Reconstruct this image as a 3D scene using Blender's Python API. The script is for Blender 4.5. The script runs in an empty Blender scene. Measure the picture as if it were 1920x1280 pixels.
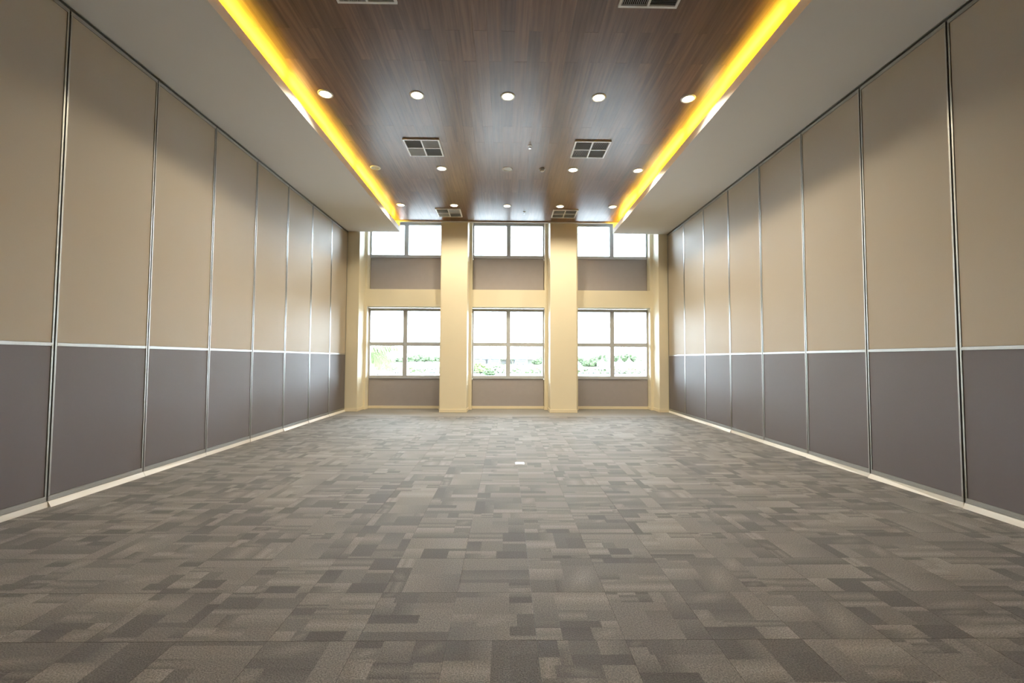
import bpy, bmesh, math, random
from mathutils import Vector, Matrix, noise

random.seed(7)
S = bpy.context.scene
COL = S.collection

# ------------------------------------------------------------------ camera
F_PX, PITCH, YAW, ROLL, EYE = 809.5, 0.0415, 0.01389, 0.0045, 1.573
cy, sy = math.cos(YAW), math.sin(YAW)
fwd0, right0, up0 = Vector((sy, cy, 0)), Vector((cy, -sy, 0)), Vector((0, 0, 1))
fwd = fwd0 * math.cos(PITCH) + up0 * math.sin(PITCH)
up1 = up0 * math.cos(PITCH) - fwd0 * math.sin(PITCH)
right = right0 * math.cos(ROLL) + up1 * math.sin(ROLL)
up = up1 * math.cos(ROLL) - right0 * math.sin(ROLL)
cam_data = bpy.data.cameras.new('camera')
cam_data.sensor_width = 36.0
cam_data.lens = F_PX / 1920 * 36.0
cam_data.clip_end = 3000
cam = bpy.data.objects.new('camera', cam_data)
COL.objects.link(cam)
cam.matrix_world = Matrix(((right.x, up.x, -fwd.x, 0), (right.y, up.y, -fwd.y, 0),
                           (right.z, up.z, -fwd.z, EYE), (0, 0, 0, 1)))
S.camera = cam

# ------------------------------------------------------------------ sky, exposure
SKY = 19.0
LAMP_W = 160.0
TUBE = 115.0
world = bpy.data.worlds.new('overcast_sky')
S.world = world
world.use_nodes = True
bg = world.node_tree.nodes['Background']
bg.inputs['Color'].default_value = (0.76, 0.88, 1.0, 1)
bg.inputs['Strength'].default_value = SKY

S.view_settings.view_transform = 'Standard'
S.view_settings.look = 'None'
S.view_settings.exposure = 0.42
S.view_settings.gamma = 1.0
S.view_settings.use_curve_mapping = False
cyc = S.cycles
cyc.use_denoising = True
try:
    cyc.denoiser = 'OPENIMAGEDENOISE'
except Exception:
    pass
cyc.max_bounces = 8
cyc.diffuse_bounces = 5
cyc.glossy_bounces = 4
cyc.transparent_max_bounces = 12
cyc.sample_clamp_indirect = 8.0
cyc.caustics_reflective = False
cyc.caustics_refractive = False

# ------------------------------------------------------------------ helpers
def mat(name, color, rough=0.6, metal=0.0, spec=0.5, var=0.0, vscale=8.0, bump=0.0, bscale=200.0, emit=None, estr=0.0):
    m = bpy.data.materials.new(name)
    m.use_nodes = True
    nt = m.node_tree
    b = nt.nodes['Principled BSDF']
    b.inputs['Base Color'].default_value = (*color, 1)
    b.inputs['Roughness'].default_value = rough
    b.inputs['Metallic'].default_value = metal
    b.inputs['Specular IOR Level'].default_value = spec
    if emit:
        b.inputs['Emission Color'].default_value = (*emit, 1)
        b.inputs['Emission Strength'].default_value = estr
    if var or bump:
        tc = nt.nodes.new('ShaderNodeTexCoord')
    if var:
        n = nt.nodes.new('ShaderNodeTexNoise')
        n.inputs['Scale'].default_value = vscale
        n.inputs['Detail'].default_value = 4
        nt.links.new(tc.outputs['Object'], n.inputs['Vector'])
        mx = nt.nodes.new('ShaderNodeMix'); mx.data_type = 'RGBA'
        mx.inputs[6].default_value = (*[c * (1 - var) for c in color], 1)
        mx.inputs[7].default_value = (*[min(1, c * (1 + var)) for c in color], 1)
        nt.links.new(n.outputs['Fac'], mx.inputs[0])
        nt.links.new(mx.outputs[2], b.inputs['Base Color'])
    if bump:
        n2 = nt.nodes.new('ShaderNodeTexNoise')
        n2.inputs['Scale'].default_value = bscale
        nt.links.new(tc.outputs['Object'], n2.inputs['Vector'])
        bp = nt.nodes.new('ShaderNodeBump')
        bp.inputs['Strength'].default_value = bump
        bp.inputs['Distance'].default_value = 0.002
        nt.links.new(n2.outputs['Fac'], bp.inputs['Height'])
        nt.links.new(bp.outputs['Normal'], b.inputs['Normal'])
    return m

class MB:
    def __init__(s):
        s.v, s.f = [], []
    def box(s, x0, x1, y0, y1, z0, z1):
        i = len(s.v)
        s.v += [(x0, y0, z0), (x1, y0, z0), (x1, y1, z0), (x0, y1, z0), (x0, y0, z1), (x1, y0, z1), (x1, y1, z1), (x0, y1, z1)]
        s.f += [tuple(i + k for k in q) for q in ((0, 3, 2, 1), (4, 5, 6, 7), (0, 1, 5, 4), (1, 2, 6, 5), (2, 3, 7, 6), (3, 0, 4, 7))]
        return s
    def prism(s, pts, y0, y1):
        """pts: x,z outline, extruded along y"""
        i, n = len(s.v), len(pts)
        s.v += [(x, y0, z) for x, z in pts] + [(x, y1, z) for x, z in pts]
        s.f.append(tuple(i + k for k in range(n)))
        s.f.append(tuple(i + n + k for k in reversed(range(n))))
        s.f += [(i + (k + 1) % n, i + k, i + n + k, i + n + (k + 1) % n) for k in range(n)]
        return s
    def lathe(s, prof, seg=24, cx=0, cy_=0):
        """prof: r,z list, turned about the z axis"""
        i = len(s.v)
        for r, z in prof:
            for k in range(seg):
                a = 2 * math.pi * k / seg
                s.v.append((cx + r * math.cos(a), cy_ + r * math.sin(a), z))
        for j in range(len(prof) - 1):
            for k in range(seg):
                a, b = i + j * seg + k, i + j * seg + (k + 1) % seg
                s.f.append((a, b, b + seg, a + seg))
        return s
    def tube(s, pts, radii, seg=8):
        i = len(s.v)
        for j, p in enumerate(pts):
            p = Vector(p)
            d = (Vector(pts[min(j + 1, len(pts) - 1)]) - Vector(pts[max(j - 1, 0)])).normalized()
            u = d.orthogonal().normalized(); w = d.cross(u)
            for k in range(seg):
                a = 2 * math.pi * k / seg
                s.v.append(tuple(p + (u * math.cos(a) + w * math.sin(a)) * radii[j]))
        for j in range(len(pts) - 1):
            for k in range(seg):
                a, b = i + j * seg + k, i + j * seg + (k + 1) % seg
                s.f.append((a, b, b + seg, a + seg))
        s.f.append(tuple(i + k for k in reversed(range(seg))))
        s.f.append(tuple(i + (len(pts) - 1) * seg + k for k in range(seg)))
        return s
    def blob(s, c, r, sub=2, squash=(1, 1, 1), rough=0.25, seed=0):
        bm = bmesh.new()
        bmesh.ops.create_icosphere(bm, subdivisions=sub, radius=1.0)
        i = len(s.v)
        for q in bm.verts:
            k = 1 + rough * noise.noise(q.co * 2.3 + Vector((seed, seed * 1.7, 0)))
            s.v.append((c[0] + q.co.x * r * k * squash[0], c[1] + q.co.y * r * k * squash[1], c[2] + q.co.z * r * k * squash[2]))
        s.f += [tuple(i + q.index for q in f.verts) for f in bm.faces]
        bm.free()
        return s
    def mesh(s, name, m):
        me = bpy.data.meshes.new(name)
        me.from_pydata(s.v, [], s.f)
        me.materials.append(m)
        me.update()
        return me
    def build(s, name, m, parent=None, smooth=False):
        me = s.mesh(name, m)
        if smooth:
            for p in me.polygons:
                p.use_smooth = True
        return link(name, me, parent)

def link(name, me, parent=None, loc=None):
    o = bpy.data.objects.new(name, me)
    COL.objects.link(o)
    if parent:
        o.parent = parent
    if loc:
        o.location = loc
    return o

def empty(name, loc=(0, 0, 0), rz=0.0):
    o = bpy.data.objects.new(name, None)
    o.empty_display_size = 0.2
    COL.objects.link(o)
    o.location = loc
    o.rotation_euler = (0, 0, rz)
    return o

def tag(o, label=None, cat=None, group=None, kind=None):
    if label: o['label'] = label
    if cat: o['category'] = cat
    if group: o['group'] = group
    if kind: o['kind'] = kind
    return o

def copy_tree(o, parent=None):
    c = o.copy(); COL.objects.link(c)
    if parent: c.parent = parent
    for ch in list(o.children):
        copy_tree(ch, c)
    return c

ORD = ['first', 'second', 'third', 'fourth', 'fifth', 'sixth', 'seventh', 'eighth', 'ninth', 'tenth', 'eleventh', 'twelfth', 'thirteenth']

# ------------------------------------------------------------------ dimensions (metres)
WL, WR = -4.82, 4.935            # faces of the partitions
YB = -7.0                        # wall behind the camera
Y_PIL, Y_COL, Y_WALL, Y_SP = 12.85, 13.03, 13.58, 13.86
Z_SOF, Z_CEIL, Z_LIP, Z_POCKET = 5.42, 5.71, 5.57, 6.10
LIP_L, LIP_R = -3.235, 3.25
Y_SOF = 12.97
OPEN = [(-4.38, -2.08), (-1.08, 1.22), (2.27, 4.57)]   # window bays

# ------------------------------------------------------------------ materials
M = {}
M['beige'] = mat('beige_vinyl', (0.455, 0.395, 0.31), 0.58, spec=0.45, var=0.02, vscale=60, bump=0.12, bscale=350)
M['grey'] = mat('grey_vinyl', (0.155, 0.140, 0.145), 0.54, spec=0.45, var=0.03, vscale=40, bump=0.12, bscale=350)
M['alu'] = mat('brushed_aluminium', (0.50, 0.50, 0.48), 0.40, 0.9, var=0.05, vscale=30)
M['dark'] = mat('dark_gasket', (0.03, 0.028, 0.025), 0.7)
M['seal'] = mat('cream_floor_seal', (0.78, 0.75, 0.69), 0.55, var=0.04, vscale=5)
M['white'] = mat('white_ceiling_paint', (0.86, 0.855, 0.84), 0.8, var=0.01, vscale=3)
M['trimwhite'] = mat('white_gloss_paint', (0.82, 0.82, 0.80), 0.45)
M['cream'] = mat('cream_wall_paint', (0.84, 0.775, 0.60), 0.6, var=0.015, vscale=4)
M['skirt'] = mat('cream_skirting_paint', (0.88, 0.79, 0.60), 0.45)
M['spandrel'] = mat('taupe_spandrel_board', (0.41, 0.385, 0.40), 0.42, var=0.05, vscale=6)
M['frame'] = mat('grey_window_aluminium', (0.55, 0.58, 0.62), 0.4)
M['slab'] = mat('grey_concrete', (0.3, 0.3, 0.3), 0.9, var=0.05)
M['vent'] = mat('white_vent_metal', (0.92, 0.92, 0.90), 0.28)
M['louvre'] = mat('grey_louvre_metal', (0.62, 0.63, 0.63), 0.4, 0.0)
M['ventdark'] = mat('dark_duct', (0.03, 0.027, 0.025), 0.8)
M['lens'] = mat('lit_lamp_lens', (0.9, 0.85, 0.7), 0.4, emit=(1.0, 0.83, 0.52), estr=30.0)
M['lensoff'] = mat('unlit_lamp_lens', (0.55, 0.55, 0.53), 0.3)
M['tube'] = mat('amber_tube', (0.9, 0.8, 0.5), 0.4, emit=(1.0, 0.68, 0.05), estr=TUBE)
M['plastic'] = mat('white_plastic', (0.85, 0.84, 0.81), 0.3)
M['steel'] = mat('chrome_steel', (0.75, 0.75, 0.75), 0.2, 1.0)

def glass_mat():
    m = bpy.data.materials.new('window_glass')
    m.use_nodes = True
    nt = m.node_tree
    for n in list(nt.nodes):
        nt.nodes.remove(n)
    out = nt.nodes.new('ShaderNodeOutputMaterial')
    mx = nt.nodes.new('ShaderNodeMixShader')
    fr = nt.nodes.new('ShaderNodeFresnel'); fr.inputs['IOR'].default_value = 1.45
    tr = nt.nodes.new('ShaderNodeBsdfTransparent'); tr.inputs['Color'].default_value = (0.95, 0.97, 0.97, 1)
    gl = nt.nodes.new('ShaderNodeBsdfGlossy'); gl.inputs['Roughness'].default_value = 0.02
    nt.links.new(fr.outputs[0], mx.inputs[0])
    nt.links.new(tr.outputs[0], mx.inputs[1])
    nt.links.new(gl.outputs[0], mx.inputs[2])
    nt.links.new(mx.outputs[0], out.inputs['Surface'])
    return m
M['glass'] = glass_mat()

def wood_mat():
    m = bpy.data.materials.new('brown_wood_veneer')
    m.use_nodes = True
    nt = m.node_tree
    b = nt.nodes['Principled BSDF']
    b.inputs['Roughness'].default_value = 0.31
    b.inputs['Specular IOR Level'].default_value = 0.5
    tc = nt.nodes.new('ShaderNodeTexCoord')
    oi = nt.nodes.new('ShaderNodeObjectInfo')
    mp = nt.nodes.new('ShaderNodeMapping')
    mp.inputs['Scale'].default_value = (26, 1.1, 26)
    ad = nt.nodes.new('ShaderNodeVectorMath'); ad.operation = 'ADD'
    sc = nt.nodes.new('ShaderNodeMath'); sc.operation = 'MULTIPLY'; sc.inputs[1].default_value = 57.0
    nt.links.new(oi.outputs['Random'], sc.inputs[0])
    nt.links.new(tc.outputs['Object'], mp.inputs['Vector'])
    nt.links.new(mp.outputs[0], ad.inputs[0])
    nt.links.new(sc.outputs[0], ad.inputs[1])
    n = nt.nodes.new('ShaderNodeTexNoise')
    n.inputs['Scale'].default_value = 1.0; n.inputs['Detail'].default_value = 6; n.inputs['Distortion'].default_value = 0.4
    nt.links.new(ad.outputs[0], n.inputs['Vector'])
    r = nt.nodes.new('ShaderNodeValToRGB')
    r.color_ramp.elements[0].position = 0.3; r.color_ramp.elements[0].color = (0.125, 0.062, 0.031, 1)
    r.color_ramp.elements[1].position = 0.75; r.color_ramp.elements[1].color = (0.235, 0.125, 0.068, 1)
    nt.links.new(n.outputs['Fac'], r.inputs[0])
    hv = nt.nodes.new('ShaderNodeHueSaturation')
    mr = nt.nodes.new('ShaderNodeMapRange')
    mr.inputs[3].default_value = 0.82; mr.inputs[4].default_value = 1.2
    nt.links.new(oi.outputs['Random'], mr.inputs[0])
    nt.links.new(mr.outputs[0], hv.inputs['Value'])
    nt.links.new(r.outputs[0], hv.inputs['Color'])
    nt.links.new(hv.outputs[0], b.inputs['Base Color'])
    return m
M['wood'] = wood_mat()

def carpet_mat():
    m = bpy.data.materials.new('patterned_carpet')
    m.use_nodes = True
    nt = m.node_tree
    b = nt.nodes['Principled BSDF']
    b.inputs['Roughness'].default_value = 0.78
    b.inputs['Specular IOR Level'].default_value = 0.4
    b.inputs['Sheen Weight'].default_value = 0.15
    b.inputs['Sheen Roughness'].default_value = 0.5
    at = nt.nodes.new('ShaderNodeAttribute'); at.attribute_name = 'pattern'
    tc = nt.nodes.new('ShaderNodeTexCoord')
    n = nt.nodes.new('ShaderNodeTexNoise'); n.inputs['Scale'].default_value = 125; n.inputs['Detail'].default_value = 2
    nt.links.new(tc.outputs['Object'], n.inputs['Vector'])
    mr = nt.nodes.new('ShaderNodeMapRange')
    mr.inputs[1].default_value = 0.3; mr.inputs[2].default_value = 0.7
    mr.inputs[3].default_value = 0.5; mr.inputs[4].default_value = 1.5
    nt.links.new(n.outputs['Fac'], mr.inputs[0])
    mx = nt.nodes.new('ShaderNodeVectorMath'); mx.operation = 'SCALE'
    nt.links.new(at.outputs['Color'], mx.inputs[0])
    nt.links.new(mr.outputs[0], mx.inputs['Scale'])
    nt.links.new(mx.outputs[0], b.inputs['Base Color'])
    bp = nt.nodes.new('ShaderNodeBump'); bp.inputs['Strength'].default_value = 0.5; bp.inputs['Distance'].default_value = 0.004
    nt.links.new(n.outputs['Fac'], bp.inputs['Height'])
    nt.links.new(bp.outputs['Normal'], b.inputs['Normal'])
    return m
M['carpet'] = carpet_mat()

# ------------------------------------------------------------------ room shell
def struct(name, mb, m, parent=None):
    o = mb.build(name, m, parent)
    if not parent:
        tag(o, kind='structure')
    return o

floor = struct('floor', MB().box(-5.3, 5.4, YB - 0.3, 14.0, -0.35, -0.006), M['slab'])
tag(floor, 'grey block-patterned carpet tile floor running to the windows', 'floor')
wl = struct('wall_left', MB().box(-5.3, WL - 0.13, YB - 0.3, 14.0, -0.006, 6.3), M['slab'])
tag(wl, 'wall hidden behind the folding partition panels on the left', 'wall')
wr = struct('wall_right', MB().box(WR + 0.13, 5.4, YB - 0.3, 14.0, -0.006, 6.3), M['slab'])
tag(wr, 'wall hidden behind the folding partition panels on the right', 'wall')
wf = struct('wall_front', MB().box(WL - 0.13, WR + 0.13, YB - 0.3, YB, -0.006, 6.3), M['spandrel'])
tag(wf, 'plain taupe wall closing the hall behind the viewer', 'wall')
roof = struct('roof_slab', MB().box(-5.3, 5.4, YB - 0.3, 14.3, Z_POCKET, 6.4), M['white'])
tag(roof, 'white slab above the wood ceiling and the window pocket', 'ceiling')

# window wall: piers and beams of one plastered wall, openings for three bays on two storeys
mb = MB()
edges = [WL - 0.13] + [e for o in OPEN for e in o] + [WR + 0.13]
for k in range(0, 8, 2):
    mb.box(edges[k], edges[k + 1], Y_WALL, Y_SP + 0.14, -0.006, Z_POCKET)
for x0, x1 in OPEN:
    mb.box(x0, x1, Y_WALL, Y_SP + 0.14, 3.22, 3.77)
    mb.box(x0, x1, Y_SP + 0.05, Y_SP + 0.14, -0.006, 0.93)
    mb.box(x0, x1, Y_SP + 0.05, Y_SP + 0.14, 3.77, 4.80)
    mb.box(x0, x1, Y_WALL, Y_SP + 0.14, 6.0, Z_POCKET)
wall_back = struct('wall_back', mb, M['cream'])
tag(wall_back, 'cream plastered window wall with piers and a deep cross beam', 'wall')
for z0, z1 in ((0.0, 0.96), (3.77, 4.83)):
    for x0, x1 in OPEN:
        MB().box(x0 + 0.012, x1 - 0.012, Y_SP, Y_SP + 0.05, z0 + 0.008, z1 - 0.004).build('spandrel_panel', M['spandrel'], wall_back)

bb = MB()
for x0, x1 in OPEN:
    bb.box(x0, x1, Y_SP - 0.022, Y_SP, 0, 0.085)
    bb.box(x0 - 0.0, x0 + 0.016, Y_WALL, Y_SP - 0.022, 0, 0.085)
    bb.box(x1 - 0.016, x1, Y_WALL, Y_SP - 0.022, 0, 0.085)
for a, b_ in ((-4.45, -4.38 + 0.016), (-1.165, -1.08 + 0.016), (1.22 - 0.016, 1.32), (4.57 - 0.016, 4.65)):
    bb.box(a, b_, Y_WALL - 0.018, Y_WALL, 0, 0.09)
bo = struct('baseboard_back', bb, M['skirt'])
tag(bo, 'cream baseboard along the foot of the window wall', 'baseboard')

# windows
def window(n, x0, x1, z0, z1, transom, where):
    w = empty(f'window_{n}', ((x0 + x1) / 2, Y_SP + 0.02, z0))
    tag(w, where, 'window', kind='structure')
    hw, h = (x1 - x0) / 2, z1 - z0
    fr = MB()
    fr.box(-hw, -hw + 0.04, -0.04, 0.06, 0, h).box(hw - 0.04, hw, -0.04, 0.06, 0, h)
    fr.box(-hw + 0.04, hw - 0.04, -0.04, 0.06, h - 0.09, h).box(-hw + 0.04, hw - 0.04, -0.06, 0.06, 0, 0.09)
    fr.build('window_frame', M['frame'], w)
    MB().box(-0.066, 0.066, -0.035, 0.055, 0.09, h - 0.09).build('mullion', M['frame'], w)
    zs = [(0.09, h - 0.09)]
    if transom:
        t = transom - z0
        for a, b_ in ((-hw + 0.04, -0.066), (0.066, hw - 0.04)):
            MB().box(a, b_, -0.035, 0.055, t - 0.06, t + 0.06).build('transom', M['frame'], w)
        zs = [(0.09, t - 0.06), (t + 0.06, h - 0.09)]
    for a, b_ in ((-hw + 0.04, -0.066), (0.066, hw - 0.04)):
        for p, q in zs:
            MB().box(a, b_, 0.008, 0.014, p, q).build('pane', M['glass'], w)
for k, (x0, x1) in enumerate(OPEN):
    nm = ['nearest the left partition', 'in the middle between the two columns', 'nearest the right partition'][k]
    window(k + 1, x0, x1, 0.96, 3.20, 2.05, f'lower four-pane window {nm}')
    window(k + 4, x0, x1, 4.83, 5.99, None, f'upper two-pane window {nm}')

# columns
def column(x0, x1, y0, label, z1=Z_POCKET):
    c = empty('column', ((x0 + x1) / 2, (y0 + Y_WALL) / 2, 0))
    tag(c, label, 'column', 'cream columns of the window wall', 'structure')
    hw, hd = (x1 - x0) / 2, (Y_WALL - y0) / 2
    MB().box(-hw, hw, -hd, hd, 0, z1).build('shaft', M['cream'], c)
    s = MB().box(-hw - 0.016, hw + 0.016, -hd - 0.016, -hd, 0, 0.095)
    s.box(-hw - 0.016, -hw, -hd, hd, 0, 0.095).box(hw, hw + 0.016, -hd, hd, 0, 0.095)
    s.build('skirting', M['skirt'], c)
column(-1.95, -1.165, Y_PIL, 'broad cream column between the left and middle windows')
column(1.32, 2.11, Y_PIL, 'broad cream column between the middle and right windows')
column(WL + 0.005, -4.45, Y_COL, 'narrow cream corner column beside the left partition')
column(4.65, WR - 0.005, Y_COL, 'narrow cream corner column beside the right partition')

# soffits with the cove upstand
def soffit(lip, wall, label):
    s = 1 if lip > 0 else -1
    pts = [(lip, Z_SOF), (wall, Z_SOF), (wall, 5.46), (lip + s * 0.03, 5.46), (lip + s * 0.03, Z_LIP), (lip, Z_LIP)]
    if s < 0:
        pts = pts[::-1]
    o = struct('soffit', MB().prism(pts, YB, Y_SOF), M['white'])
    tag(o, label, 'ceiling')
    MB().box(min(lip, wall), max(lip, wall), Y_SOF, Y_SOF + 0.03, Z_SOF, Z_POCKET).build('end_panel', M['white'], o)
    x = lip + s * 0.72
    MB().box(min(x, x + s * .03), max(x, x + s * .03), YB, Y_SOF, 5.46, Z_CEIL + 0.02).build('cove_back_board', M['white'], o)
    return o
soffit(LIP_L, WL - 0.13, 'white dropped soffit along the left partition')
soffit(LIP_R, WR + 0.13, 'white dropped soffit along the right partition')
t1 = struct('trim_1', MB().box(WL - 0.005, WL + 0.028, YB, Y_COL, 5.412, 5.42).box(WL - 0.12, WL - 0.10, YB, Y_COL, 5.40, 5.42), M['alu'])
tag(t1, 'aluminium head track above the left partition', 'trim')
t2 = struct('trim_2', MB().box(WR - 0.028, WR + 0.005, YB, Y_COL, 5.412, 5.42).box(WR + 0.10, WR + 0.12, YB, Y_COL, 5.40, 5.42), M['alu'])
tag(t2, 'aluminium head track above the right partition', 'trim')
t3 = struct('trim_3', MB().box(LIP_L, LIP_R, 12.80, 12.84, 5.675, Z_CEIL + 0.03), M['trimwhite'])
tag(t3, 'white edge trim where the wood ceiling ends before the windows', 'trim')

# wood ceiling: a backing board and single planks
XC0, XC1 = LIP_L - 0.72, LIP_R + 0.72
ceil = struct('ceiling', MB().box(XC0, XC1, YB, 12.82, Z_CEIL + 0.012, Z_CEIL + 0.05), M['dark'])
tag(ceil, 'brown wood plank ceiling panel between two amber lit coves', 'ceiling')
PW = 0.173
n_pl = int((XC1 - XC0) / PW)
PW = (XC1 - XC0) / n_pl
plank_mesh = {}
def plank(x, y0, y1):
    ln = round(y1 - y0, 3)
    if ln not in plank_mesh:
        plank_mesh[ln] = MB().box(-PW / 2 + 0.0004, PW / 2 - 0.0004, -ln / 2 + 0.001, ln / 2 - 0.001, 0, 0.012).mesh('ceiling_plank', M['wood'])
    link('ceiling_plank', plank_mesh[ln], ceil, (x, (y0 + y1) / 2, Z_CEIL))
cutsA = [3.03, 5.28, 7.53, 9.78, 12.03, 12.80]
cutsB = [3.59, 5.84, 8.09, 10.55, 12.80]
for k in range(n_pl):
    x = XC0 + (k + 0.5) * PW
    cuts = cutsA if k % 2 == 0 else cutsB
    for a, b_ in zip(cuts, cuts[1:]):
        plank(x, a, b_)
    plank(x, YB, cuts[0])

# ------------------------------------------------------------------ carpet tiles
def tile_pattern(rng):
    """rectangles (x0,x1,y0,y1) of a half-metre tile by random cuts"""
    out = []
    def cut(x0, x1, y0, y1, d):
        w, h = x1 - x0, y1 - y0
        if d == 0 or (d < 3 and rng.random() < 0.16):
            out.append((x0, x1, y0, y1)); return
        if (h > 0.13 and rng.random() < 0.66) or w < 0.20:
            if h < 0.07:
                out.append((x0, x1, y0, y1)); return
            c = y0 + h * rng.choice((0.25, 0.35, 0.5, 0.65, 0.75))
            cut(x0, x1, y0, c, d - 1); cut(x0, x1, c, y1, d - 1)
        else:
            c = x0 + w * rng.choice((0.3, 0.4, 0.5, 0.6, 0.7))
            cut(x0, c, y0, y1, d - 1); cut(c, x1, y0, y1, d - 1)
    cut(-0.25, 0.25, -0.25, 0.25, 4)
    return out

DARK, LIGHT = Vector((0.076, 0.067, 0.059)), Vector((0.25, 0.225, 0.196))
def tint(t):
    return DARK.lerp(LIGHT, max(0, min(1, t)))

def tile_faces(rng, swap):
    """faces of one tile top: list of (4 corner xy, 4 corner colours)"""
    res = []
    for x0, x1, y0, y1 in tile_pattern(rng):
        base = rng.choice((0.06, 0.12, 0.2, 0.3, 0.42, 0.52, 0.62))
        kind = rng.random()
        if kind < 0.42:
            res.append((x0, x1, y0, y1, base, base, base, base))
        elif kind < 0.62:
            a, b_ = base, base + rng.choice((-0.3, 0.3, 0.42))
            res.append((x0, x1, y0, y1, a, a, b_, b_))
        elif kind < 0.80:                       # soft light bar through the middle
            m_, hi = (y0 + y1) / 2, min(1, base + 0.5)
            res.append((x0, x1, y0, m_, base, base, hi, hi))
            res.append((x0, x1, m_, y1, hi, hi, base, base))
        elif kind < 0.88:
            a, b_ = base, base + 0.35
            res.append((x0, x1, y0, y1, a, b_, b_, a))
        else:                                   # soft light spot
            xm, ym, hi = (x0 + x1) / 2, (y0 + y1) / 2, min(0.85, base + 0.42)
            res.append((x0, xm, y0, ym, base, base, hi, base))
            res.append((xm, x1, y0, ym, base, base, base, hi))
            res.append((x0, xm, ym, y1, base, hi, base, base))
            res.append((xm, x1, ym, y1, hi, base, base, base))
    out = []
    for x0, x1, y0, y1, a, b_, c, d in res:
        q = [(x0, y0), (x1, y0), (x1, y1), (x0, y1)]
        if swap:
            q = [(-y, x) for x, y in q]
        out.append((q, (a, b_, c, d)))
    return out

def tile_mesh(name, tiles, skirt=True):
    """tiles: list of (cx, cy, faces); pattern colour stored per face corner"""
    v, f, cols = [], [], []
    g = 0.0009
    for cx, cy_, faces in tiles:
        for q, cc in faces:
            i = len(v)
            v += [(cx + max(-0.25 + g, min(0.25 - g, x)), cy_ + max(-0.25 + g, min(0.25 - g, y)), 0.0) for x, y in q]
            f.append((i, i + 1, i + 2, i + 3)); cols += [tint(t) for t in cc]
        if skirt:
            e = 0.25 - g
            c4 = [(-e, -e), (e, -e), (e, e), (-e, e)]
            for k in range(4):
                (xa, ya), (xb, yb) = c4[k], c4[(k + 1) % 4]
                i = len(v)
                v += [(cx + xa, cy_ + ya, -0.006), (cx + xb, cy_ + yb, -0.006), (cx + xb, cy_ + yb, 0), (cx + xa, cy_ + ya, 0)]
                f.append((i, i + 1, i + 2, i + 3)); cols += [DARK] * 4
    me = bpy.data.meshes.new(name)
    me.from_pydata(v, [], f)
    at = me.color_attributes.new('pattern', 'FLOAT_COLOR', 'CORNER')
    at.data.foreach_set('color', [x for c in cols for x in (c[0], c[1], c[2], 1.0)])
    me.materials.append(M['carpet'])
    me.update()
    return me

rng = random.Random(21)
variants = [tile_faces(rng, k % 14 == 5) for k in range(28)]
vmesh = [tile_mesh('carpet_tile', [(0, 0, fc)]) for fc in variants]
cells = []
for i in range(-10, 11):
    for j in range(-10, 28):
        x, y = 0.18 + 0.5 * i + 0.25, -0.512 + 0.5 * j + 0.25 - 1.5
        if WL - 0.12 < x + 0.25 and x - 0.25 < WR + 0.12 and YB - 0.2 < y < 13.9:
            cells.append((x, y))
def in_view(x, y):
    d = Vector((x, y, -EYE)); z = d.dot(fwd)
    return z > 0.5 and abs(F_PX * d.dot(right) / z) < 1000 and F_PX * -d.dot(up) / z < 690
vis = sorted([c for c in cells if in_view(*c)], key=lambda c: c[0] ** 2 + c[1] ** 2)
single = set(vis[:300])
rest = []
for c in cells:
    k = rng.randrange(len(variants))
    x0, x1 = c[0] - 0.25, c[0] + 0.25
    if c in single and x0 > WL - 0.12 and x1 < WR + 0.12:
        link('carpet_tile', vmesh[k], floor, (c[0], c[1], 0))
    else:
        rest.append((c[0], c[1], variants[k]))
ro = link('carpet_tile_field', tile_mesh('carpet_tile_field', rest), floor)
tag(ro, 'far carpet tiles', kind='stuff')

# ------------------------------------------------------------------ folding partition panels
PH = 5.395
def partition_panel(width):
    p = empty('partition_panel')
    h = width / 2 - 0.009
    # local +x faces the room; the face of the vinyl lies at x = 0
    MB().box(-0.10, -0.012, -h + 0.004, h - 0.004, 0.06, PH).build('core', M['dark'], p)
    MB().box(-0.012, 0.0, -h + 0.021, h - 0.021, 1.733, 5.348).build('upper_skin', M['beige'], p)['label'] = 'beige upper skin'
    MB().box(-0.012, 0.0, -h + 0.021, h - 0.021, 0.116, 1.692).build('lower_skin', M['grey'], p)['label'] = 'grey lower skin'
    r = MB().box(-0.012, 0.005, -h + 0.019, h - 0.019, 1.695, 1.730).box(0.005, 0.008, -h + 0.019, h - 0.019, 1.704, 1.721)
    r.build('chair_rail', M['alu'], p)
    for s in (-1, 1):
        MB().box(-0.06, 0.006, min(s * h, s * (h - 0.017)), max(s * h, s * (h - 0.017)), 0.116, 5.348).build('edge_trim', M['alu'], p)
    MB().box(-0.02, 0.004, -h, h, 5.351, PH).box(0.004, 0.007, -h, h, 5.366, 5.378).build('top_trim', M['alu'], p)
    c = MB().box(-0.05, 0.004, -h, h, 0.060, 0.113)
    for z in (0.068, 0.086, 0.104):
        c.box(0.004, 0.009, -h, h, z, z + 0.007)
    c.build('bottom_channel', M['alu'], p)
    return p

def bottom_seal(p, width, a, b_):
    """white sweep strip leaning out to the floor; its two ends stand out by a and b_"""
    h = width / 2 - 0.004
    v = [(-0.01, -h, 0.058), (-0.01, h, 0.058), (0.012, h, 0.058), (0.012, -h, 0.058),
         (-0.01, -h, 0.001), (-0.01, h, 0.001), (b_, h, 0.001), (a, -h, 0.001)]
    m = MB(); m.v = v
    m.f = [(0, 1, 2, 3), (7, 6, 5, 4), (3, 2, 6, 7), (1, 0, 4, 5), (0, 3, 7, 4), (2, 1, 5, 6)]
    m.build('floor_seal', M['seal'], p)['label'] = 'cream floor seal strip'

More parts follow.
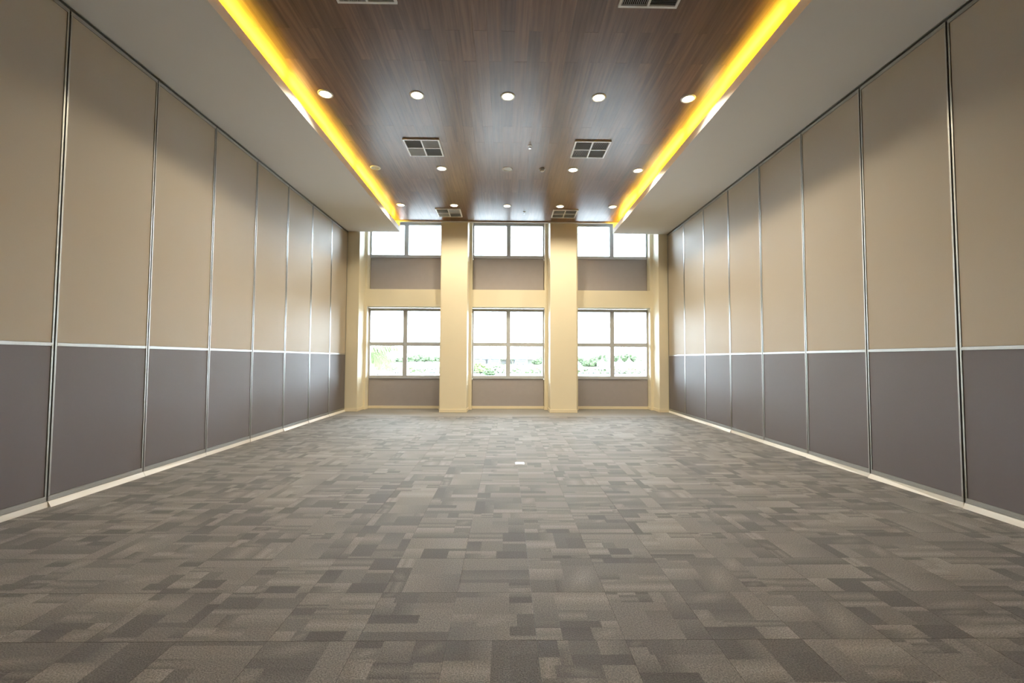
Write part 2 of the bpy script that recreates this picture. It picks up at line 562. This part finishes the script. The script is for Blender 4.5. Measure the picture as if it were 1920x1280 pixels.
rngp = random.Random(5)
def partition(side, xface, y0, n0, n1, yend):
    rot = 0 if side == 'left' else math.pi
    js = [y0 + 1.2 * k for k in range(n0, n1)] + [yend]
    for k, (a, b_) in enumerate(zip(js, js[1:])):
        w = b_ - a
        p = partition_panel(w)
        p.location = (xface, (a + b_) / 2, 0)
        p.rotation_euler = (0, 0, rot + rngp.uniform(-0.004, 0.004))
        bottom_seal(p, w, rngp.uniform(0.014, 0.05), rngp.uniform(0.014, 0.05))
        n = len(js) - 2 - k
        where = 'next to the corner column' if n == 0 else f'{ORD[n]} from the windows' if n < 13 else 'at the far end'
        tag(p, f'tall beige over grey partition panel, {side} wall, {where}', 'partition panel', f'folding partition panels on the {side}', 'thing')
partition('left', WL, 4.671, -6, 7, Y_COL + 0.005)
partition('right', WR, 4.631, -6, 7, Y_COL - 0.005)

# ------------------------------------------------------------------ cove lights
def cove_light(lip, label):
    s = 1 if lip > 0 else -1
    c = empty('cove_light', (lip + s * 0.16, 5.0, 5.46))
    tag(c, label, 'cove light', 'amber cove light strips')
    MB().box(-0.05, 0.05, -7.6, 7.85, 0, 0.02).build('batten', M['plastic'], c)
    y = -7.5
    k = 0
    while y < 7.7:
        y2 = min(y + 1.5, 7.8)
        dx = 0.02 * (-1 if k % 2 else 1)
        pts = [(dx, y + 0.02, 0.055), (dx, y2 - 0.02, 0.055)]
        t = MB().tube(pts, [0.014, 0.014], 8).build('light_tube', M['tube'], c)
        e = MB()
        for yy in (y + 0.005, y2 - 0.03):
            e.box(dx - 0.018, dx + 0.018, yy, yy + 0.022, 0.02, 0.075)
        e.build('end_holder', M['plastic'], t)
        y = y2; k += 1
cove_light(LIP_L, 'amber light strip hidden in the cove above the left soffit')
cove_light(LIP_R, 'amber light strip hidden in the cove above the right soffit')

# ------------------------------------------------------------------ ceiling fittings
def downlight(x, y, lit, label, group):
    d = empty('downlight', (x, y, Z_CEIL))
    tag(d, label, 'downlight', group)
    MB().lathe([(0.084, 0.0), (0.086, -0.012), (0.106, -0.010), (0.114, -0.004), (0.115, 0.0)], 28).build('trim_ring', M['vent'], d, True)
    MB().lathe([(0.085, -0.004), (0.05, -0.0065 if lit else -0.002), (0.0005, -0.008 if lit else -0.001)], 28).build('lens', M['lens' if lit else 'lensoff'], d, True)
    if lit:
        l = bpy.data.lights.new('downlight_lamp', 'SPOT')
        l.energy = LAMP_W; l.color = (1.0, 0.86, 0.62)
        l.spot_size = math.radians(152); l.spot_blend = 0.6; l.shadow_soft_size = 0.06
        lo = bpy.data.objects.new('lamp', l); COL.objects.link(lo)
        lo.parent = d; lo.location = (0, 0, -0.02)
LX = (-2.845, -1.417, 0.010, 1.443, 2.863)
ROWS = [(11.48, 'in the row nearest the windows'), (9.23, 'in the middle row'), (6.63, 'in the big front row')]
POS = ['beside the left cove', 'second from the left cove', 'in the middle of five', 'second from the right cove', 'beside the right cove']
for j, (y, rn) in enumerate(ROWS):
    for k, x in enumerate(LX):
        lit = not (j == 1 and k in (0, 2))
        downlight(x, y, lit, f"{'glowing' if lit else 'unlit white'} round ceiling downlight {rn}, {POS[k]}", 'ceiling downlights')

def vent(x, y, label):
    hw, hd = 0.345, 0.335
    v = empty('ceiling_vent', (x, y, Z_CEIL))
    tag(v, label, 'vent', 'square four-way ceiling vents')
    MB().box(-hw + .02, hw - .02, -hd + .02, hd - .02, -0.003, 0.0).build('duct_opening', M['ventdark'], v)
    f = MB().box(-hw, hw, -hd, -hd + 0.03, -0.026, 0).box(-hw, hw, hd - 0.03, hd, -0.026, 0)
    f.box(-hw, -hw + 0.03, -hd + .03, hd - .03, -0.026, 0).box(hw - 0.03, hw, -hd + .03, hd - .03, -0.026, 0)
    f.build('vent_frame', M['vent'], v)
    c = MB().box(-0.013, 0.013, -hd + .03, hd - .03, -0.026, -0.004).box(-hw + .03, -0.013, -0.012, 0.012, -0.026, -0.004).box(0.013, hw - .03, -0.012, 0.012, -0.026, -0.004)
    c.build('cross_bar', M['vent'], v)
    for qx in (-1, 1):
        for qy in (-1, 1):
            xa, xb = sorted((qx * 0.016, qx * (hw - 0.032)))
            ya, yb = sorted((qy * 0.015, qy * (hd - 0.032)))
            b_ = MB()
            n = 13
            for k in range(n):
                if qx == qy:                       # blades across the hall
                    y_ = ya + (k + 0.5) * (yb - ya) / n
                    i = len(b_.v)
                    b_.v += [(xa, y_ - .009, -0.024), (xb, y_ - .009, -0.024), (xb, y_ + .007, -0.006), (xa, y_ + .007, -0.006),
                             (xa, y_ - .007, -0.024), (xb, y_ - .007, -0.024), (xb, y_ + .009, -0.006), (xa, y_ + .009, -0.006)]
                else:
                    x_ = xa + (k + 0.5) * (xb - xa) / n
                    i = len(b_.v)
                    b_.v += [(x_ - .009, ya, -0.024), (x_ - .009, yb, -0.024), (x_ + .003, yb, -0.006), (x_ + .003, ya, -0.006),
                             (x_ - .006, ya, -0.024), (x_ - .006, yb, -0.024), (x_ + .006, yb, -0.006), (x_ + .006, ya, -0.006)]
                b_.f += [tuple(i + t for t in q) for q in ((0, 1, 2, 3), (7, 6, 5, 4), (0, 4, 5, 1), (3, 2, 6, 7), (0, 3, 7, 4), (1, 5, 6, 2))]
            b_.build('louvre_blades', M['louvre'], v)['kind'] = 'stuff'
for y, rn in ((12.05, 'in the pair nearest the windows'), (8.30, 'in the middle pair'), (4.53, 'in the pair overhead')):
    vent(-1.623, y, f'square white louvred ceiling vent {rn}, left one')
    vent(1.632, y, f'square white louvred ceiling vent {rn}, right one')

sd = empty('smoke_detector', (0.762, 9.22, Z_CEIL))
tag(sd, 'small round white smoke detector between downlights of the middle row', 'smoke detector')
MB().lathe([(0.0, 0.0), (0.062, 0.0), (0.062, -0.018), (0.055, -0.022), (0.0, -0.022)], 24).build('base', M['plastic'], sd, False)
MB().lathe([(0.046, -0.022), (0.046, -0.030), (0.0, -0.030)], 24).build('sensing_slot', M['ventdark'], sd)
MB().lathe([(0.0, -0.030), (0.050, -0.030), (0.046, -0.046), (0.026, -0.056), (0.0, -0.058)], 24).build('cover', M['plastic'], sd, True)
def sprinkler(x, y, label):
    s = empty('sprinkler_head', (x, y, Z_CEIL))
    tag(s, label, 'sprinkler', 'fire sprinkler heads')
    MB().lathe([(0.0, 0.0), (0.042, 0.0), (0.036, -0.008), (0.012, -0.012), (0.0, -0.012)], 20).build('escutcheon', M['plastic'], s)
    fr = MB().box(-0.016, -0.012, -0.003, 0.003, -0.055, -0.012).box(0.012, 0.016, -0.003, 0.003, -0.055, -0.012).box(-0.016, 0.016, -0.003, 0.003, -0.06, -0.055)
    fr.build('frame_arms', M['steel'], s)
    MB().lathe([(0.003, -0.012), (0.0035, -0.035), (0.003, -0.055)], 10).build('bulb', M['ventdark'], s)
    MB().lathe([(0.0, -0.060), (0.020, -0.060), (0.021, -0.063), (0.0, -0.064)], 16).build('deflector', M['steel'], s)
sprinkler(0.443, 8.19, 'small chrome sprinkler head level with the middle vents')
sprinkler(0.494, 11.94, 'small chrome sprinkler head close to the window end')

fb = empty('floor_box', (0.219, 6.61, 0))
tag(fb, 'small white floor outlet plate set in the carpet', 'floor outlet')
MB().box(-0.066, 0.066, -0.066, 0.066, 0.0, 0.004).build('cover_plate', M['plastic'], fb)
MB().box(-0.05, 0.05, -0.05, 0.05, 0.004, 0.0065).build('lid', M['plastic'], fb)
MB().box(-0.012, 0.012, -0.047, -0.037, 0.0065, 0.008).build('latch', M['steel'], fb)

# ------------------------------------------------------------------ outside: the shore across the water
M['leaf'] = mat('tree_leaves', (0.055, 0.075, 0.035), 0.8, spec=0.2, var=0.35, vscale=0.9)
M['leaf2'] = mat('pale_tree_leaves', (0.11, 0.14, 0.055), 0.8, spec=0.2, var=0.3, vscale=0.9)
M['palm'] = mat('palm_leaf', (0.08, 0.105, 0.04), 0.7, spec=0.3, var=0.3, vscale=3)
M['bark'] = mat('bark', (0.12, 0.09, 0.065), 0.9, var=0.3, vscale=4)
M['grass'] = mat('mown_grass', (0.11, 0.14, 0.05), 0.9, var=0.25, vscale=0.15)
M['rock'] = mat('grey_rock', (0.22, 0.21, 0.20), 0.9, var=0.4, vscale=0.8)
M['water'] = mat('calm_water', (0.03, 0.045, 0.05), 0.2, spec=0.5, var=0.1, vscale=0.02, bump=0.3, bscale=0.6)
M['yard'] = mat('pale_paving', (0.45, 0.44, 0.42), 0.9, var=0.08, vscale=0.5)
M['tent'] = mat('white_tent_canvas', (0.82, 0.82, 0.82), 0.7)
M['bld'] = mat('pale_concrete', (0.50, 0.50, 0.50), 0.8, var=0.08, vscale=0.1)
M['bld2'] = mat('beige_render', (0.42, 0.39, 0.36), 0.8, var=0.08, vscale=0.1)
M['bwin'] = mat('dark_window_band', (0.05, 0.06, 0.07), 0.3)
M['roofwhite'] = mat('white_metal_roof', (0.8, 0.8, 0.8), 0.5)
M['coach'] = mat('violet_blue_coach', (0.10, 0.11, 0.28), 0.4)
M['van'] = mat('white_van_paint', (0.8, 0.8, 0.8), 0.35)
M['thatch'] = mat('thatch', (0.20, 0.16, 0.11), 0.95, var=0.3, vscale=3)
M['yellow'] = mat('yellow_canvas', (0.72, 0.58, 0.14), 0.7)
M['blue'] = mat('blue_canvas', (0.10, 0.24, 0.42), 0.6)

def out(x, y, Y):
    """world point seen at photo pixel (x, y) at depth Y (used to lay out the shore)"""
    d = fwd * F_PX + right * (x - 960) - up * (y - 640)
    return Vector((0, 0, EYE)) + d * (Y / d.y)

WATER_Z, SHORE = -4.6, 196.0
w = MB().box(-420, 420, 40, SHORE + 6, WATER_Z - 1, WATER_Z).build('water', M['water'])
tag(w, 'pale calm water between the building and the shore', 'water', kind='structure')
g = MB()
g.prism([(-420, -6), (420, -6), (420, -2.35), (-420, -2.35)], SHORE + 5, SHORE + 9)
i0 = len(g.v)
g.v += [(-420, SHORE + 9, -2.35), (420, SHORE + 9, -2.35), (420, SHORE + 24, -1.3), (-420, SHORE + 24, -1.3), (420, 900, 1.2), (-420, 900, 1.2)]
g.f += [(i0, i0 + 1, i0 + 2, i0 + 3), (i0 + 3, i0 + 2, i0 + 4, i0 + 5)]
go = g.build('shore_lawn', M['grass'])
tag(go, 'green lawn rising behind the rocky bank', 'lawn', kind='structure')
yard = MB().box(-60, 60, 14.2, 44, -4.0, -3.5).build('yard_ground', M['yard'])
tag(yard, 'paved yard below the windows outside', 'ground', kind='structure')

rr = random.Random(3)
rk = MB()
for k in range(1500):
    x = rr.uniform(-75, 95); t = rr.random()
    rk.blob((x, SHORE + 6 * t - 1 + rr.uniform(-.4, .4), WATER_Z + 0.1 + 2.1 * t), rr.uniform(0.22, 0.55), 1, (1, 1, rr.uniform(.6, .9)), 0.5, k)
ro = rk.build('rocks', M['rock'])
tag(ro, 'grey boulder bank along the far waterline', 'rocks', kind='stuff')

def tree(x, ytop, ybot, Y, width_px, label, m='leaf', trunk=True, n=26):
    top, bot = out(x, ytop, Y), out(x, ybot, Y)
    h = top.z - bot.z
    r = width_px / F_PX * Y / 2
    t = empty('tree', (bot.x, Y, bot.z))
    tag(t, label, 'tree', 'trees on the far shore')
    c = MB()
    q = random.Random(int(x * 13))
    for k in range(n):
        a = q.uniform(0, 6.28); e = q.random() ** 0.6
        zz = q.uniform(0.34, 0.86)
        rad = math.sqrt(max(0.05, 1 - ((zz - 0.5) / 0.5) ** 2))
        c.blob((math.cos(a) * r * .68 * e * rad, math.sin(a) * r * .68 * e * rad, zz * h), min(r, h) * q.uniform(.24, .38), 2, (1, 1, .8), .7, k + x)
    c.build('crown', M[m], t)
    MB().tube([(0, 0, -0.5), (0.1, 0, h * .3), (0, 0.1, h * .6)], [h * .045, h * .035, h * .02], 7).build('trunk', M['bark'], t)
    return t
tree(1110, 672, 690, 215, 40, 'broad rounded tree left of the white peaked tents', n=30)
tree(1112, 671, 683, 226, 18, 'pale green tree top behind the broad rounded tree', 'leaf2')
tree(1126, 664, 690, 236, 34, 'tall tree right behind the first peaked tent')
tree(1088, 670, 688, 240, 28, 'dim tree beside the small white tent roof')
tree(1170, 663, 688, 245, 36, 'large tree rising between two tent peaks')
tree(1150, 666, 688, 282, 26, 'tree behind the window mullion and the tents')
tree(1190, 668, 688, 250, 30, 'low tree behind the last tent peaks')
for k, (x, yt, wd) in enumerate(((768, 668, 26), (784, 665, 34), (802, 668, 30), (818, 668, 28), (748, 671, 30), (733, 674, 24))):
    tree(x, yt, 682, (285, 312, 290, 318, 330, 300)[k], wd * 0.86, f'hazy tree in the grove behind the lawn, {ORD[5 - k] if k < 4 else ORD[k - 4]} from the {"column" if k < 4 else "palm"}' if k < 4 else f'hazy low tree between palm and mullion, {"nearer the mullion" if k == 4 else "nearer the palm"}')
tree(1008, 672, 686, 240, 22, 'rounded tree at the end of the long white roof')
tree(1018, 668, 686, 262, 20, 'taller dim tree next to the right-hand frame of the middle window')
tree(900, 680, 703, 120, 34, 'leafy green bush on the near bank, middle window', 'leaf2', n=34)
tree(917, 694, 705, 116, 26, 'low olive bush beside the leafy green one', 'leaf', n=24)
tree(928, 686, 697, 205, 40, 'clipped shrub on the bank below the long roof', 'leaf', n=20)
for x in (939, 961):
    b0 = out(x, 686, 212)
    t = empty('tree', (b0.x, 212, b0.z))
    tag(t, f'small palm tree in front of the long roof, {"left" if x < 950 else "right"} of the mullion', 'tree', 'trees on the far shore')
    MB().tube([(0, 0, -0.4), (0.1, 0, 1.5), (0, 0, 3.0)], [.2, .16, .13], 7).build('trunk', M['bark'], t)
    c = MB()
    for k in range(11):
        a = k * 0.571
        for s in range(4):
            u = (s + 0.5) / 4
            c.blob((math.cos(a) * 1.6 * u, math.sin(a) * 1.6 * u, 3.0 + 0.6 * math.sin(u * 2.6) - 0.5 * u), 0.34 * (1.2 - u * .6), 1, (1, 1, .45), .4, k)
    c.build('crown', M['leaf'], t)

# peaked tents
def tent(xc, Y, label, half, hgt):
    b0 = out(xc, 687.5, Y)
    t = empty('peaked_tent', (b0.x, Y, b0.z))
    tag(t, label, 'tent', 'white peaked tents on the lawn')
    m = MB(); N, R_ = 24, 9
    i = len(m.v)
    for j in range(R_ + 1):
        u = j / R_                                    # 0 at the eave, 1 at the peak
        z = 2.2 + (hgt - 2.2) * (0.22 * u + 0.78 * u ** 2.6)
        for k in range(N):
            a = 2 * math.pi * (k + 0.5) / N
            c, s = math.cos(a), math.sin(a)
            sq = 1 / max(abs(c), abs(s))
            rr_ = half * (1 - u) * ((1 - u) * sq + u) + 0.05
            m.v.append((c * rr_, s * rr_, z))
    for j in range(R_):
        for k in range(N):
            a, b_ = i + j * N + k, i + j * N + (k + 1) % N
            m.f.append((a, b_, b_ + N, a + N))
    m.build('canopy', M['tent'], t, True)
    MB().box(-half, half, -half, -half + 0.05, 0.55, 2.25).box(-half, half, half - 0.05, half, 0.55, 2.25).build('side_curtain', M['tent'], t)
    MB().tube([(0, 0, 0), (0, 0, hgt + 1.0)], [0.07, 0.04], 6).build('mast', M['tent'], t)
    for sx in (-1, 1):
        for s2 in (-1, 1):
            MB().tube([(sx * half, s2 * half, -0.2), (sx * half, s2 * half, 2.3)], [0.06, 0.06], 6).build('pole', M['tent'], t)
for k, x in enumerate((1129, 1145.8, 1162.5, 1179.5, 1196, 1212)):
    tent(x, 208, f'white peaked marquee tent on the lawn, {ORD[k]} from the broad tree', 1.95, 4.6)
b0 = out(1076, 689, 208)
kt = empty('pavilion_tent', (b0.x, 208, b0.z))
tag(kt, 'small white hipped tent roof over blue walls beside the column', 'tent')
m = MB(); m.v = [(-3, -3, 2.0), (3, -3, 2.0), (3, 3, 2.0), (-3, 3, 2.0), (0, 0, 3.9), (-3, -3, 1.8), (3, -3, 1.8), (3, 3, 1.8), (-3, 3, 1.8)]
m.f = [(0, 1, 4), (1, 2, 4), (2, 3, 4), (3, 0, 4), (0, 5, 6, 1), (1, 6, 7, 2), (2, 7, 8, 3), (3, 8, 5, 0)]
m.build('canopy', M['tent'], kt)
MB().box(-2.6, 2.6, -2.6, 2.6, -0.3, 1.8).build('wall_screen', M['blue'], kt)

# long white-roofed terminal with coaches
a0, a1 = out(884, 686, 250), out(1006, 686, 250)
tm = empty('terminal_shelter', ((a0.x + a1.x) / 2, 250, a0.z))
tag(tm, 'long low white-roofed shelter seen through the middle window', 'building')
hw = (a1.x - a0.x) / 2
MB().box(-hw, hw, -6, 6, 4.1, 4.55).build('roof', M['roofwhite'], tm)
MB().box(-hw, hw, 4, 4.3, 0, 4.1).build('rear_wall', M['bld2'], tm)
k = -hw + 0.5
while k < hw:
    MB().box(k, k + 0.3, -5.6, -5.3, -0.5, 4.1).build('post', M['roofwhite'], tm)
    k += 5.2
MB().box(-hw, hw, -9.2, -9.0, -0.6, 0.55).build('low_wall', M['roofwhite'], tm)
def coach(x, Y, ln, label, m='coach'):
    b0 = out(x, 684.5, Y)
    c = empty('coach', (b0.x, Y, b0.z))
    tag(c, label, 'coach', 'vehicles parked across the water')
    h = 2.9
    MB().prism([(-ln / 2, .45), (ln / 2, .45), (ln / 2, 1.7), (ln / 2 - .25, h), (-ln / 2 + .1, h), (-ln / 2, 1.7)], -1.2, 1.2).build('body', M[m], c)
    MB().box(-ln / 2 + .3, ln / 2 - .5, -1.22, 1.22, 1.55, 2.4).build('window_band', M['bwin'], c)
    for xx in (-ln / 2 + 1.5, ln / 2 - 1.8):
        wv = MB().lathe([(0.0, -1.22), (.48, -1.22), (.48, 1.22), (0.0, 1.22)], 14)
        wv.v = [(p[0] + xx, p[2], p[1] + .48) for p in wv.v]
        wv.build('wheel', M['ventdark'], c)
coach(899, 240, 6.5, 'violet-blue coach under the long roof, nearest the left column')
coach(926, 240, 6.5, 'violet-blue coach under the long roof, left of the mullion')
coach(976, 240, 6.5, 'violet-blue coach under the long roof, right of the mullion')
for k, x in enumerate((775, 790, 805, 820)):
    b0 = out(x, 684.2, 262)
    c = empty('parked_van', (b0.x, 262, b0.z))
    tag(c, f'tiny white van parked at the edge of the lawn, {ORD[k]} from the mullion', 'van', 'white vans behind the lawn')
    MB().prism([(-2.1, .4), (2.1, .4), (2.1, 1.1), (1.5, 1.25), (1.0, 2.0), (-2.1, 2.0)], -.9, .9).build('body', M['van'], c)
    MB().prism([(-1.8, 1.3), (1.25, 1.3), (0.9, 1.85), (-1.8, 1.85)], -.92, .92).build('windows', M['bwin'], c)
    for xx in (-1.3, 1.3):
        wv = MB().lathe([(0.0, -.92), (.36, -.92), (.36, .92), (0.0, .92)], 12)
        wv.v = [(p[0] + xx, p[2], p[1] + .36) for p in wv.v]
        wv.build('wheel', M['ventdark'], c)

# hazy city blocks
def block(xa, xb, ytop, Y, label, m='bld', vertical=False, floors=None):
    p0, p1, pt = out(xa, 680, Y), out(xb, 680, Y), out((xa + xb) / 2, ytop, Y)
    h, hw = pt.z + 2.0, (p1.x - p0.x) / 2
    b_ = empty('city_building', ((p0.x + p1.x) / 2, Y, -2.0))
    tag(b_, label, 'building', 'hazy buildings on the skyline')
    d = min(14, max(8, hw))
    MB().box(-hw, hw, -d, d, 0, h).build('tower_body', M[m], b_)
    MB().box(-hw * .4, hw * .3, -d * .4, d * .4, h, h + 1.8).build('plant_room', M[m], b_)
    if vertical:
        n = max(3, int(hw * 2 / 3.4))
        for k in range(n):
            x = -hw + (k + 0.5) * 2 * hw / n
            MB().box(x - .6, x + .6, -d - .15, -d, h * .12, h * .94).build('window_strip', M['bwin'], b_)
    else:
        n = max(3, int(h / 3.3))
        for k in range(n):
            z = (k + 0.5) * h / n
            MB().box(-hw + .8, hw - .8, -d - .15, -d, z - .6, z + .7).build('window_strip', M['bwin'], b_)
block(1080, 1099, 652, 430, 'pale slab building with upright window strips by the column', vertical=True)
block(1102, 1112, 657, 450, 'small pale block above the broad tree', vertical=True)
block(1129, 1140, 656, 470, 'pale block with level window bands left of the third mullion', 'bld2')
block(1160, 1174, 655, 440, 'pale building with upright strips above the tents', vertical=True)
block(1176, 1184, 655, 405, 'narrow banded block above the tents', )
block(1192, 1214, 661, 520, 'long low hazy block behind the last tents', 'bld2')
block(968, 986, 655, 440, 'hazy block right of the middle mullion')
block(988, 999, 653, 460, 'tall hazy block with upright strips over the long roof', 'bld2', True)
block(1001, 1014, 658, 480, 'dim block at the right edge of the middle window')
block(914, 922, 652, 470, 'slim hazy tower over the long roof', 'bld2', True)
block(924, 934, 655, 440, 'hazy tower block beside the slim one', 'bld', True)
block(892, 908, 660, 500, 'low hazy block at the left of the middle window')
block(936, 946, 660, 520, 'low dim block just left of the middle mullion', 'bld2')
block(796, 812, 655, 520, 'faint block above the grove in the left window')
block(776, 790, 658, 540, 'faint low block near the left mullion', 'bld2')
block(716, 730, 656, 480, 'faint pale block behind the palm fronds', 'bld', True)
block(738, 757, 660, 520, 'faint wide block between palm and mullion', 'bld2')
block(816, 826, 657, 500, 'faint block beside the left broad column', 'bld', True)

# near palm outside the left window
pc = out(677, 664, 27.0)
palm = empty('palm_tree', (pc.x, 27.0, -3.5))
tag(palm, 'near green palm with drooping fronds outside the left window', 'tree')
hp = pc.z + 3.5
MB().tube([(-0.5, 0.1, 0), (-0.35, 0.1, hp * .4), (-0.1, 0, hp * .8), (0, 0, hp)], [.2, .17, .14, .12], 9).build('trunk', M['bark'], palm)
def frond(az, el, ln, seed):
    q = random.Random(seed)
    m = MB(); N = 34
    pts = []
    p = Vector((0, 0, hp)); ang = el
    for k in range(N + 1):
        pts.append(p.copy())
        d = Vector((math.cos(az) * math.cos(ang), math.sin(az) * math.cos(ang), math.sin(ang)))
        p = p + d * (ln / N); ang -= (1.5 / N)
    m.tube([tuple(x) for x in pts], [0.022 * (1 - .8 * k / N) for k in range(N + 1)], 5)
    side = Vector((-math.sin(az), math.cos(az), 0))
    for k in range(3, N):
        L_ = 0.85 * math.sin(math.pi * (0.15 + 0.75 * k / N)) + 0.1
        t = (pts[k + 1] - pts[k - 1]).normalized()
        for s in (-1, 1):
            d = (side * s * 0.55 + t * 0.5 + Vector((0, 0, -1.05 + q.uniform(-.15, .15)))).normalized()
            a = pts[k]; mid = a + d * L_ * .5 + Vector((0, 0, -.02)); e = a + d * L_ + Vector((0, 0, -.12 * L_))
            wd = t * 0.034
            i = len(m.v)
            m.v += [tuple(a - wd * .5), tuple(a + wd * .5), tuple(mid + wd), tuple(mid - wd), tuple(e)]
            m.f += [(i, i + 1, i + 2, i + 3), (i + 3, i + 2, i + 4)]
    m.build('frond', M['palm'], palm)
for k in range(13):
    frond(k * 2 * math.pi / 13 - 0.12, (0.36, 0.95, 0.6)[k % 3], 2.4 + 0.12 * (k % 4), k)

def hut(x, ypk, half, Y, label, m='thatch'):
    pk = out(x, ypk, Y)
    h = empty('thatched_hut', (pk.x, Y, -4.0))
    tag(h, label, 'hut', 'hut roofs below the palm')
    H = pk.z + 4.0
    v = MB().lathe([(half, H - half * .62), (half * .55, H - half * .30), (0.05, H)], 10)
    v.build('roof', M[m], h)
    for a in range(4):
        c, s = math.cos(a * 1.57 + .78) * half * .7, math.sin(a * 1.57 + .78) * half * .7
        MB().tube([(c, s, 0), (c, s, H - half * .5)], [.08, .08], 6).build('post', M['bark'], h)
hut(696, 688, 1.5, 62, 'brown thatched hut roof at the left window frame')
hut(720, 692, 1.7, 66, 'brown thatched hut roof under the palm fronds')
hut(752, 687, 2.2, 110, 'grey-brown hut roof by the left mullion')
hut(719, 699, 0.7, 55, 'small yellow parasol below the palm', 'yellow')

# sea haze over the bay
hz = bpy.data.materials.new('sea_haze'); hz.use_nodes = True
nt = hz.node_tree
for n in list(nt.nodes):
    nt.nodes.remove(n)
o_ = nt.nodes.new('ShaderNodeOutputMaterial'); vs = nt.nodes.new('ShaderNodeVolumeScatter')
vs.inputs['Color'].default_value = (0.97, 0.98, 1, 1); vs.inputs['Density'].default_value = 0.00008; vs.inputs['Anisotropy'].default_value = 0.2
nt.links.new(vs.outputs[0], o_.inputs['Volume'])
ho = MB().box(-460, 460, 46, 940, -7, 70).build('haze', hz)
tag(ho, 'pale sea haze over the water and the far shore', 'haze', kind='stuff')
